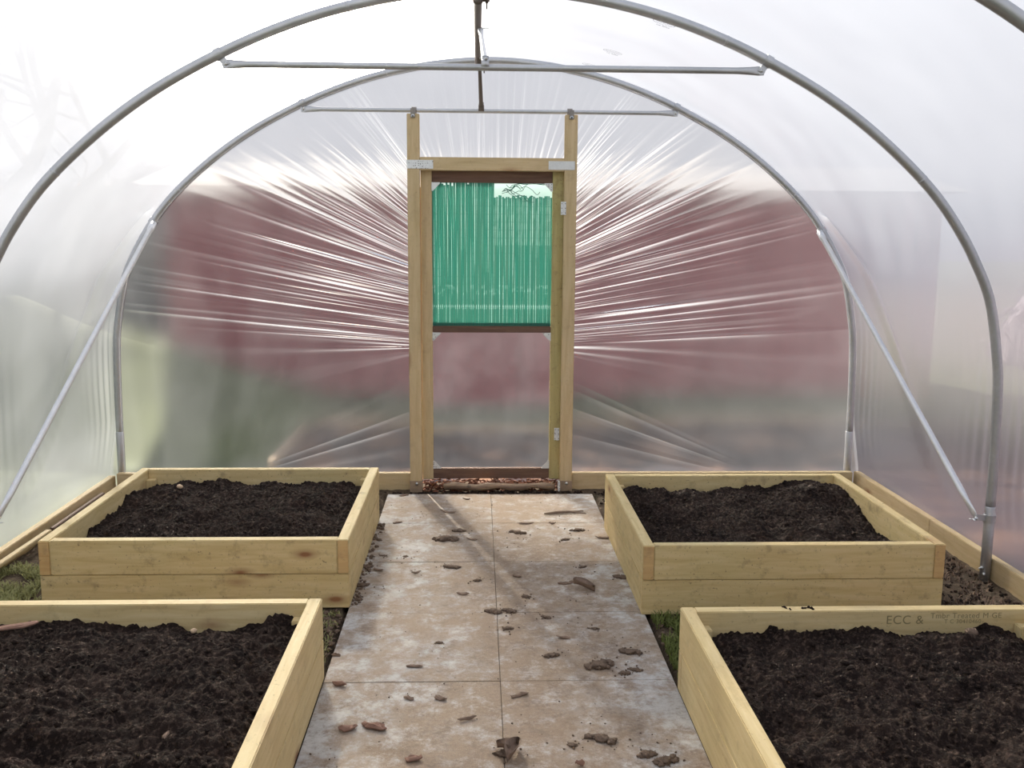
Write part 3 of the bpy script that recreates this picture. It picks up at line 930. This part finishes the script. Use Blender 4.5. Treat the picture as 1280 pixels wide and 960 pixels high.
# printed stamp on the back board of the front right bed
def stamp(txt, size, x, z, parent, sh=0):
    cu = bpy.data.curves.new('stamp', 'FONT'); cu.body = txt; cu.size = size; cu.extrude = .0002; cu.space_character = 1.08
    ob = bpy.data.objects.new('tmp', cu); COL.objects.link(ob)
    dg = bpy.context.evaluated_depsgraph_get(); me = bpy.data.meshes.new_from_object(ob.evaluated_get(dg))
    bpy.data.objects.remove(ob)
    me.materials.clear(); me.materials.append(M_INK)
    s = link(bpy.data.objects.new('stamp', me), parent, frame((x, 2.9648, z), (1, 0, 0), (0, 0, 1)))
    s['label'] = 'faded printed lettering stamped on the board'
    return s
stamp('ECC &', .043, 1.362, .243, b4[1])
stamp('Tmbr Treated M GE', .027, 1.512, .262, b4[1])
stamp('T C 30410460', .020, 1.560, .244, b4[1])
# soil crumbs lying on top edges
rnd = random.Random(77)
parts = []
for (xa, xb, y) in ((1.02, 1.14, 2.99),):
    for k in range(14):
        parts.append(lump((rnd.uniform(xa, xb), y+rnd.uniform(-.014, .012), .292), rnd.uniform(.003, .007), k))
vs, fs = merge(parts); o = mesh('soil_crumbs', vs, fs, M_SOIL); props(o, 'dark soil crumbs spilt on the back rim of the front right bed', 'soil crumbs', kind='stuff')

# things lying on the compost
def on_soil(bed, px, py): return bed[2](px, py)
def lay(name, vf, x, y, z, rz, mat, label, cat, rx=0, group=None):
    M = Matrix.Translation(V((x, y, z))) @ Matrix.Rotation(rz, 4, 'Z') @ Matrix.Rotation(rx, 4, 'X')
    me = bpy.data.meshes.new(name); me.from_pydata([tuple(v) for v in vf[0]], [], vf[1])
    me.polygons.foreach_set('use_smooth', [cat not in ('bark chip', 'splinter', 'wood flake')]*len(me.polygons)); me.materials.append(mat)
    o = link(bpy.data.objects.new(name, me), None, M)
    return props(o, label, cat, group)
lay('wood_splinter', chip_vf(.17, .035, .010, .15, 3), -1.50, 2.97, on_soil(b3, -1.50, 2.97)+.004, .35, M_BARKR, 'reddish splinter of wood on the front left bed at the picture edge', 'splinter')
lay('bark_chip', chip_vf(.07, .016, .005, .1, 4), -.80, 2.32, on_soil(b3, -.80, 2.32), 1.5, M_BARK, 'thin brown bark sliver on the front left compost near its inner board', 'bark chip', .2)
lay('pale_stone', lump((0, 0, .006), .011, 4, 2, .8, .2), -.925, 2.98, on_soil(b3, -.925, 2.98), 0, M_TAN, 'tiny pale stone at the back of the front left compost', 'stone')
lay('wood_offcut', chip_vf(.05, .03, .012, .05, 8), .93, 4.66, on_soil(b2, .93, 4.66), .6, M_TAN, 'small tan wood flake at the back of the rear right compost', 'wood flake')
lay('pale_stone', lump((0, 0, .012), .020, 9, 2, .7, .25), 1.60, 2.86, on_soil(b4, 1.6, 2.86), 0, M_CLOD, 'round grey brown lump near the stamped board of the front right bed', 'stone')
lay('stone', lump((0, 0, .010), .016, 19, 2, .7, .25), -1.50, 4.72, on_soil(b1, -1.5, 4.72), 0, M_TAN, 'pale pebble in the back left corner of the rear left bed', 'stone')

# ------------------------------------------------------------------ floor
vs, fs = [], []
st = .02
def grid(x0, x1, y0, y1, st, f):
    nx, ny = int((x1-x0)/st), int((y1-y0)/st); vs, fs = [], []
    for j in range(ny+1):
        for i in range(nx+1):
            x = x0+(x1-x0)*i/nx; y = y0+(y1-y0)*j/ny; vs.append((x, y, f(x, y)))
    w = nx+1
    for j in range(ny):
        for i in range(nx):
            a = j*w+i; fs.append((a, a+1, a+w+1, a+w))
    return vs, fs
def gz(x, y):
    h = -.006 + .008*fbm(x*5, y*5, 2, 3) + .006*noise.noise(V((x*30, y*30, 1)))
    if -.54 < x < .70 and y < 5.47: h = -.045
    if y > 5.42: h = min(h, .004)
    return min(h, .012)
vs, fs = grid(-2.2, 2.35, .9, 5.75, .018, gz)
o = mesh('floor', vs, fs, M_EARTH, origin=(0, 0, 0)); props(o, 'bare dark earth floor between the beds and the walls', 'floor', kind='structure')

def grass_patch(x0, x1, y0, y1, n, hmin, hmax, mat, label, seed, zf=None):
    rnd = random.Random(seed); vs, fs = [], []
    for k in range(n):
        x = rnd.uniform(x0, x1); y = rnd.uniform(y0, y1)
        if noise.noise(V((x*9, y*9, seed))) < -.15: continue
        h = rnd.uniform(hmin, hmax); a = rnd.uniform(0, 2*PI); lean = rnd.uniform(.2, 1.3)*h
        w = rnd.uniform(.0012, .0028); z = (zf or gz)(x, y) - .003
        sx, sy = math.cos(a+PI/2)*w, math.sin(a+PI/2)*w
        dx, dy = math.cos(a)*lean, math.sin(a)*lean
        def cl(px, py): return min(max(px, x0), x1), min(max(py, y0), y1)
        m0 = cl(x+dx*.4, y+dy*.4); m1 = cl(x+dx, y+dy)
        b = len(vs)
        vs += [(x-sx, y-sy, z), (x+sx, y+sy, z), (m0[0]+sx, m0[1]+sy, z+h*.6), (m0[0]-sx, m0[1]-sy, z+h*.6), (m1[0], m1[1], z+h*.85)]
        fs += [(b, b+1, b+2, b+3), (b+3, b+2, b+4)]
    o = mesh('grass', vs, fs, mat); props(o, label, 'grass', kind='stuff')
grass_patch(-2.14, -1.80, 3.15, 4.25, 9000, .015, .045, M_MOSS, 'short mossy grass in the gap left of the rear left bed', 1)
grass_patch(.70, .95, 3.03, 3.62, 3500, .02, .05, M_GRASS, 'tuft of green grass in the gap between the two right beds', 2)
grass_patch(1.92, 2.28, 3.2, 4.3, 2200, .008, .03, M_BARK, 'thin dead brown grass in the gap right of the rear right bed', 3)
grass_patch(-.70, -.545, 3.15, 3.70, 900, .01, .03, M_MOSS, 'sparse dry grass in the gap between the two left beds', 4)
# crumbly earth and leaf litter in the gaps
def litter(x0, x1, y0, y1, n, mat, label, seed, rmax=.010, chips=0):
    rnd = random.Random(seed); parts = []
    for k in range(n):
        x = rnd.uniform(x0, x1); y = rnd.uniform(y0, y1); r = .003 + rmax*rnd.random()**2
        z = gz(x, y) if not (-.525 < x < .68 and y < 5.45) else 0
        parts.append(lump((x, y, z + r*.4), r, rnd.uniform(0, 99)))
    for k in range(chips):
        x = rnd.uniform(x0, x1); y = rnd.uniform(y0, y1)
        parts.append(place(chip_vf(rnd.uniform(.015, .04), rnd.uniform(.008, .018), .003, .4, k), Matrix.Translation(V((x, y, gz(x, y)+.006))) @ Matrix.Rotation(rnd.uniform(0, 6), 4, 'Z') @ Matrix.Rotation(rnd.uniform(-.5, .5), 4, 'X')))
    vs, fs = merge(parts); o = mesh('soil_crumbs', vs, fs, mat); props(o, label, 'soil crumbs', kind='stuff')
litter(1.92, 2.28, 3.2, 5.5, 900, M_SOIL, 'dark earth crumbs along the right wall beside the rear right bed', 5)
litter(-.72, -.535, 3.13, 3.72, 350, M_CLOD, 'earth crumbs and dead leaves in the gap between the left beds', 6, chips=40)
litter(.69, 1.5, 3.02, 3.63, 500, M_CLOD, 'earth crumbs in the gap between the right beds', 7, chips=25)
litter(-.50, .64, 5.452, 5.50, 420, M_SOIL, 'dark earth crumbs along the end of the path at the door sill', 8, .008)
litter(-.522, -.485, 3.75, 4.85, 110, M_CLOD, 'spilt compost along the left edge of the path beside the rear left bed', 9, .010)
litter(-.85, -.535, 5.0, 5.52, 250, M_SOIL, 'dark earth crumbs left of the door post behind the rear left bed', 10)
litter(.70, 1.0, 4.82, 5.52, 250, M_SOIL, 'dark earth crumbs right of the door post behind the rear right bed', 12)

# ------------------------------------------------------------------ bark and mud scattered on the path
CAM_P = V((0, 0, 1.523))
GEN = 'small brown bark fragment lying loose on the muddy concrete path'
debris = [  # x, y on the floor, length, width, kind, label
]
import math as _m
def ground_pt(px, py):
    """where the path point drawn at this place of the photograph lies (used once, to read off positions)"""
    rc, rs = math.cos(.007), math.sin(.007)
    dx, dy = px-640, py-480
    u = rc*dx + rs*dy; v = -rs*dx + rc*dy
    d = RT*(u/1190) + DN*(v/1190) + FW
    k = -1.523/d.z
    return CAM_P.x + d.x*k, CAM_P.y + d.y*k
PITCH, YAW, ROLL = math.radians(9.0102), math.radians(2.1067), .007
FW = V((math.sin(YAW)*math.cos(PITCH), math.cos(YAW)*math.cos(PITCH), -math.sin(PITCH)))
RT = V((math.cos(YAW), -math.sin(YAW), 0)); DN = FW.cross(RT)
CRUMBS = []
items = [
 (560,641,.10,.022,'b','long dark bark strip left of the centre joint near the door'), (583,625,.05,.012,'b',None), (505,620,.06,.02,'b','dark bark scrap at the far left corner of the path'),
 (497,654,.06,.02,'b',None), (574,664,.085,.045,'c','mud clod just behind the big clod on the left slabs'), (556,675,.12,.075,'c','biggest dark mud clod on the left of the far path'),
 (590,675,.07,.018,'b',None), (657,655,.10,.02,'b',None), (647,666,.09,.045,'c','mud clod right of the centre joint near the door'),
 (722,663,.09,.04,'c','mud clod by the right edge of the far path'), (754,673,.08,.03,'b',None), (706,675,.045,.03,'c',None), (564,709,.10,.04,'c','flat smeared clod left of the centre joint'),
 (507,696,.03,.02,'c',None), (479,695,.04,.02,'c',None), (520,717,.05,.015,'b',None), (473,713,.06,.025,'b',None), (596,726,.04,.03,'c',None),
 (646,721,.05,.025,'b',None), (706,730,.07,.02,'b',None), (718,728,.05,.018,'b',None), (657,746,.045,.03,'c',None), (728,709,.04,.025,'c',None),
 (778,722,.08,.045,'c','mud clod on the right rim of the path beside the rear right bed'), (578,743,.06,.02,'b',None), (617,765,.08,.045,'c','mud clod on the centre joint halfway down the path'),
 (637,764,.06,.04,'c',None), (683,772,.05,.03,'c',None), (548,804,.03,.022,'c',None), (518,834,.07,.02,'b','narrow bark strip on the left slabs level with the front bed corner'),
 (635,786,.045,.03,'c',None), (744,786,.035,.022,'c',None), (689,820,.05,.035,'c','reddish brown lump right of centre at mid path'), (704,798,.06,.02,'b',None),
 (789,816,.10,.045,'c','dark mud clod by the right edge opposite the front right bed'), (748,833,.12,.065,'c','large broken mud clod right of centre before the front beds'),
 (780,842,.05,.03,'c',None), (795,838,.06,.03,'c',None), (424,857,.055,.028,'r','reddish bark chip by the left edge beside the front left bed'), (511,874,.04,.018,'b',None),
 (550,874,.05,.028,'b',None), (649,870,.08,.022,'b','thin bark strip right of the centre joint between the front beds'), (584,900,.07,.010,'b','fine straight twig left of the centre joint between the front beds'),
 (435,912,.065,.034,'r','oval reddish bark chip left of the larger chip at lower left'), (469,910,.095,.044,'r','large curled reddish bark chip at the lower left of the path'),
 (752,925,.10,.05,'c','crumbled mud clod at lower right of the path'), (807,944,.065,.04,'c',None), (833,952,.085,.045,'c','dark mud lump at the bottom right edge of the path'),
 (716,932,.035,.025,'c',None), (420,820,.04,.016,'b',None), (460,709,.05,.035,'c',None), (453,732,.06,.04,'c',None), (449,750,.03,.03,'c',None), (690,655,.04,.015,'b',None),
 (628,943,.05,.04,'c',None), (516,951,.055,.03,'r','reddish bark chip at the bottom edge left of centre'), (725,957,.03,.018,'r',None),
]
for k, (px, py, L, W, kd, lab) in enumerate(items):
    x, y = ground_pt(px, py); rr = random.Random(k*7+1)
    rz = rr.uniform(-.5, .5)
    if kd == 'c':
        parts = [lump((0, 0, W*.10), W*.42, rr.uniform(0, 50), 2, .34, .5)]
        for q in range(13):
            u = rr.uniform(-1, 1)
            ox, oy = u*.40*L, rr.uniform(-.3, .3)*W*(1-.5*abs(u))
            r = rr.uniform(.17, .27)*W
            parts.append(lump((ox, oy, r*.25), r*1.15, rr.uniform(0, 50), 2 if W > .03 else 1, .5, .5))
        for q in range(-2, 3): parts.append(lump((q*L*.16, 0, W*.05), max(W*.2, L*.1), rr.uniform(0, 50), 1, .35, .3))
        for q in range(9):
            CRUMBS.append(lump((x+rr.gauss(0, .55)*L, y+rr.gauss(0, .8)*W, .002), rr.uniform(.0015, .0045), rr.uniform(0, 50)))
        lay('mud_clod', merge(parts), x, y, .0006, rz, M_CLOD, lab or 'small crumb of dried mud lying loose on the concrete path', 'mud clod', group='dried mud on the path')
    else:
        nm = 'twig' if W <= .012 and lab else 'bark_chip'
        lay(nm, chip_vf(L, W, .006 if kd == 'b' else .010, rr.uniform(.0, .5), k), x, y, .0008, rz, M_BARKR if kd == 'r' else M_BARK, lab or GEN, 'twig' if nm == 'twig' else 'bark chip', group='bark scraps on the path')
rnd = random.Random(99)
for k in range(420):
    x, y = rnd.uniform(-.50, .66), rnd.uniform(1.9, 5.44)
    if noise.noise(V((x*4, y*4, 8))) < -.1: continue
    CRUMBS.append(lump((x, y, .0015), rnd.uniform(.0012, .0036), rnd.uniform(0, 50)))
vs, fs = merge(CRUMBS); o = mesh('mud_crumbs', vs, fs, M_CLOD); props(o, 'tiny crumbs of dried mud sprinkled over the path slabs', 'mud crumbs', kind='stuff')
# the forked twig by the door and the curled leaves
x, y = ground_pt(705, 642)
vs, fs = merge([ring_loft([V((-.11, -.02, .006)), V((-.03, 0, .009)), V((.04, .012, .008)), V((.11, .035, .005))], [.004, .0085, .006, .003], 8),
                ring_loft([V((.03, .01, .008)), V((.07, -.005, .007)), V((.12, -.012, .004))], [.005, .004, .002], 8)])
lay('twig', (vs, fs), x, y, .0, .0, M_BARK, 'forked brown twig on the right slabs nearest the door', 'twig')
def leaf_vf(L, W, curl, seed):
    vs, fs = [], []
    for i in range(11):
        u = i/10
        w = W*max(0., math.sin(PI*min(1, u*.97+.03)))**.7
        for j in range(5):
            v = j/4*2-1
            vs.append(V(((u-.5)*L, v*w/2, .003 + curl*W*(v*v)*.6 + .01*math.sin(u*PI+seed))))
    vs += [v + V((0, 0, .0012)) for v in vs]
    for i in range(10):
        for j in range(4):
            a = i*5+j; fs.append((a, a+5, a+6, a+1)); fs.append((a+55, a+56, a+61, a+60))
    rim = [j for j in range(5)] + [i*5+4 for i in range(1, 11)] + [50+j for j in range(3, -1, -1)] + [i*5 for i in range(9, 0, -1)]
    for a, b in zip(rim, rim[1:]+rim[:1]): fs.append((a, b, b+55, a+55))
    return vs, fs
for (px, py, L, W, rz, lab) in ((730, 737, .10, .045, -.5, 'curled brown dead leaf on the right slabs beside the rear right bed'), (641, 946, .105, .045, 1.25, 'upright curled brown dead leaf on the centre joint at the bottom edge'),
                                (629, 941, .06, .04, 2.2, 'small folded brown leaf touching the curled leaf at the bottom edge')):
    x, y = ground_pt(px, py)
    lay('dead_leaf', leaf_vf(L, W, 1.0, px), x, y, .006, rz, M_BARK, lab, 'dead leaf')

# ------------------------------------------------------------------ outdoors
def ogz(x, y): return -.03 + .02*noise.noise(V((x, y, 0)))
vs, fs = grid(-40, 40, -30, 60, 2.0, lambda x, y: -.06)
o = mesh('ground', vs, fs, M_LAWN, origin=(0, 0, 0)); props(o, 'grass field surrounding the tunnel', 'lawn', kind='structure')
vs, fs = grid(-1.33, 6.5, 5.72, 7.45, .12, lambda x, y: -.02 + .03*fbm(x*3, y*3, 4, 3))
o = mesh('leaf_litter', vs, fs, M_LITTER); props(o, 'brown leaf litter on the ground outside behind the end wall', 'leaf litter', kind='stuff')
vs, fs = grid(2.55, 6.5, -4, 5.72, .25, lambda x, y: -.03 + .03*fbm(x*3, y*3, 4, 3))
o = mesh('outdoor_soil', vs, fs, M_LITTER); props(o, 'bare brown soil outside along the right wall', 'soil', kind='stuff')
o = board('edging_plank', (-1.36, 6.1, .0), (-1.36, 7.35, .0), .08, .035, (0, 0, 1), M_PLANK); props(o, 'blurred pale edging plank outside running away from the end wall', 'plank')
o = board('edging_plank', (-1.3, 7.48, .0), (6.5, 7.48, .0), .08, .05, (0, 0, 1), M_PLANK); props(o, 'long pale edging plank outside, crossing behind the end wall', 'plank')
# red building
bd = thing('building', (1.5, 10.2, 0), 'dull red building seen blurred through the end wall', 'building')
def slab(name, x0, x1, y0, y1, z0, z1, mat, parent, bev=.01):
    return bm_obj(name, box_bm(x1-x0, y1-y0, z1-z0, bev), mat, parent, Matrix.Translation(V(((x0+x1)/2, (y0+y1)/2, (z0+z1)/2))))
slab('wall', -3.0, 4.4, 9.0, 12.0, -.05, 1.95, M_RED, bd)
vs = [V(p) for p in ((-3.15, 8.85, 1.93), (4.6, 8.85, 1.93), (4.6, 12.2, 1.93), (-3.15, 12.2, 1.93), (-3.15, 10.5, 2.25), (4.6, 10.5, 2.25))]
mesh('roof', vs, [(0,1,5,4), (2,3,4,5), (0,4,3), (1,2,5), (0,3,2,1)], M_ROOF, bd, smooth=False)
# turf bank on the left
def bank(x, y):
    e = min(1, max(0, (y-6.3)/1.7)) * (1 if y < 8.2 else max(0, 1-(y-8.2)/2.4))
    return -.07 + .40*min(2.6, max(0, -1.25-x))*e + .05*noise.noise(V((x*1.5, y*1.5, 0)))*e
vs, fs = grid(-7, -1.2, 6.2, 8.9, .12, bank)
# keep the bank in front of the building
o = mesh('turf_bank', vs, fs, M_BANK); props(o, 'yellow green turf bank outside to the left of the red building', 'bank', kind='structure')
def hedge(name, x0, x1, y0, y1, h, mat, label, seed, var=.12, swap=False):
    vs, fs = [], []; nu, nv = 120, 26
    for i in range(nu+1):
        for j in range(nv+1):
            u = i/nu; a = PI*j/nv
            cx, cy = (x0+x1)/2, (y0+y1)/2
            y = y0 + (y1-y0)*u
            hh = h*(1 + var*noise.noise(V((y*.6, seed, 0))) + var*.6*noise.noise(V((y*1.9, seed, 4)))) * (.25+.75*min(1, min(u, 1-u)*14))
            w = (x1-x0)/2
            x = cx - w*math.cos(a)*1.0; z = hh*max(0., math.sin(a))**.45
            d = .10*fbm(x*3, y*3, z*3+seed, 3)
            vs.append((x + d*math.cos(a), y + .08*noise.noise(V((x*5, y*5, z*5))), z + d - .05))
    for i in range(nu):
        for j in range(nv):
            a = i*(nv+1)+j; fs.append((a, a+1, a+nv+2, a+nv+1))
    if swap: vs = [(y, x, z) for x, y, z in vs]
    o = mesh(name, vs, fs, mat, smooth=False)
    # leaves
    rnd = random.Random(seed); lv, lf = [], []
    for k in range(9000):
        b = V(vs[rnd.randrange(len(vs))]); r = rnd.uniform(.03, .06)
        d1 = V((rnd.uniform(-1, 1), rnd.uniform(-1, 1), rnd.uniform(-1, 1))).normalized(); d2 = d1.cross(V((rnd.random(), rnd.random(), 1))).normalized()
        b = b + V((rnd.uniform(-.1, .1), rnd.uniform(-.1, .1), rnd.uniform(-.05, .12))); q = len(lv)
        lv += [b-d1*r, b-d2*r*.5, b+d1*r, b+d2*r*.5]; lf.append((q, q+1, q+2, q+3))
    mesh('leaves', lv, lf, mat, o, smooth=False)['kind'] = 'stuff'
    props(o, label, 'hedge')
hedge('hedge', -6.4, -4.9, -3, 8.5, 1.7, M_HEDGE, 'long green hedge outside the left wall, blurred by the film', 3)
hedge('hedge', 6.6, 8.0, -3, 12, 1.9, M_RHEDGE, 'long brownish mauve hedge outside the right wall, blurred by the film', 5, .42)
hedge('hedge', 13.0, 14.6, -16, -3.4, 2.3, M_GHEDGE, 'distant grey green hedge beyond the turf bank, behind the end wall on the left', 8, .2, True)
# bare tree outside, whose twigs shade the left of the roof
def tree(base, h, seed, label):
    rnd = random.Random(seed); parts = []
    def grow(p, d, L, r, lev):
        n = 5; pts = [p]; q = p; dd = d.copy()
        for k in range(n):
            dd = (dd + V((rnd.uniform(-.22, .22), rnd.uniform(-.22, .22), rnd.uniform(-.08, .16)))).normalized()
            q = q + dd*L/n; pts.append(q)
        parts.append(ring_loft(pts, [r*(1-.45*k/n) for k in range(n+1)], 8 if lev < 2 else 5, cap=False))
        if lev >= 5: return
        for k in range(3 if lev < 4 else 2):
            i = rnd.randint(2, n); a = rnd.uniform(0, 2*PI)
            s = dd.cross(V((math.cos(a), math.sin(a), .3))).normalized()
            nd = (dd*.72 + s*rnd.uniform(.5, .9)).normalized()
            grow(pts[i], nd, L*rnd.uniform(.62, .82), r*.56, lev+1)
    grow(V(base), V((.05, -.05, 1)), h*.34, h*.016, 0)
    vs, fs = merge(parts); o = mesh('bare_tree', vs, fs, M_TREE, origin=base); props(o, label, 'tree')
tree((-4.3, 7.9, -.05), 8.2, 5, 'bare leafless tree outside to the left, its twigs shading the roof film')

# ------------------------------------------------------------------ light
w = bpy.data.worlds.new('sky'); scn.world = w; w.use_nodes = True
s = NT(w.node_tree); w.node_tree.nodes.clear()
tc = s.n('ShaderNodeTexCoord'); sx = s.n('ShaderNodeSeparateXYZ'); s.L.new(tc.outputs['Generated'], sx.inputs[0])
cr = s.ramp(sx.outputs['Z'], [(.0, (.70, .70, .75)), (.25, (.75, .77, .84)), (1., (.58, .67, .88))])
bg = s.n('ShaderNodeBackground', inp={'Strength': .70}); s.L.new(cr.outputs[0], bg.inputs[0])
wo = s.n('ShaderNodeOutputWorld'); s.L.new(bg.outputs[0], wo.inputs[0])
SUN_AZ, SUN_EL = math.radians(-17), math.radians(34)     # azimuth from +Y, negative is left
sd = V((math.sin(SUN_AZ)*math.cos(SUN_EL), math.cos(SUN_AZ)*math.cos(SUN_EL), math.sin(SUN_EL)))
sl = bpy.data.lights.new('sun', 'SUN'); sl.energy = 13.5; sl.angle = math.radians(1.6); sl.color = (1, .93, .80)
so = bpy.data.objects.new('sun', sl); COL.objects.link(so); so.rotation_euler = sd.to_track_quat('Z', 'Y').to_euler()
so.location = sd*20

# ------------------------------------------------------------------ camera
cam = bpy.data.cameras.new('camera'); co = bpy.data.objects.new('camera', cam); COL.objects.link(co)
cam.sensor_width = 36; cam.lens = 36*1190/1280; cam.clip_start = .05; cam.clip_end = 300
c, sn = math.cos(ROLL), math.sin(ROLL)
right = RT*c - DN*sn; down = RT*sn + DN*c
Mx = Matrix((right, -down, -FW)).transposed().to_4x4(); Mx.translation = CAM_P
co.matrix_world = Mx
scn.camera = co
scn.view_settings.view_transform = 'Standard'; scn.view_settings.look = 'None'
scn.view_settings.gamma = 1; scn.view_settings.use_curve_mapping = False
scn.view_settings.exposure = 0.22
scn.cycles.max_bounces = 10; scn.cycles.transmission_bounces = 8; scn.cycles.transparent_max_bounces = 12; scn.cycles.diffuse_bounces = 5
scn.cycles.use_denoising = True
scn.cycles.sample_clamp_indirect = 12
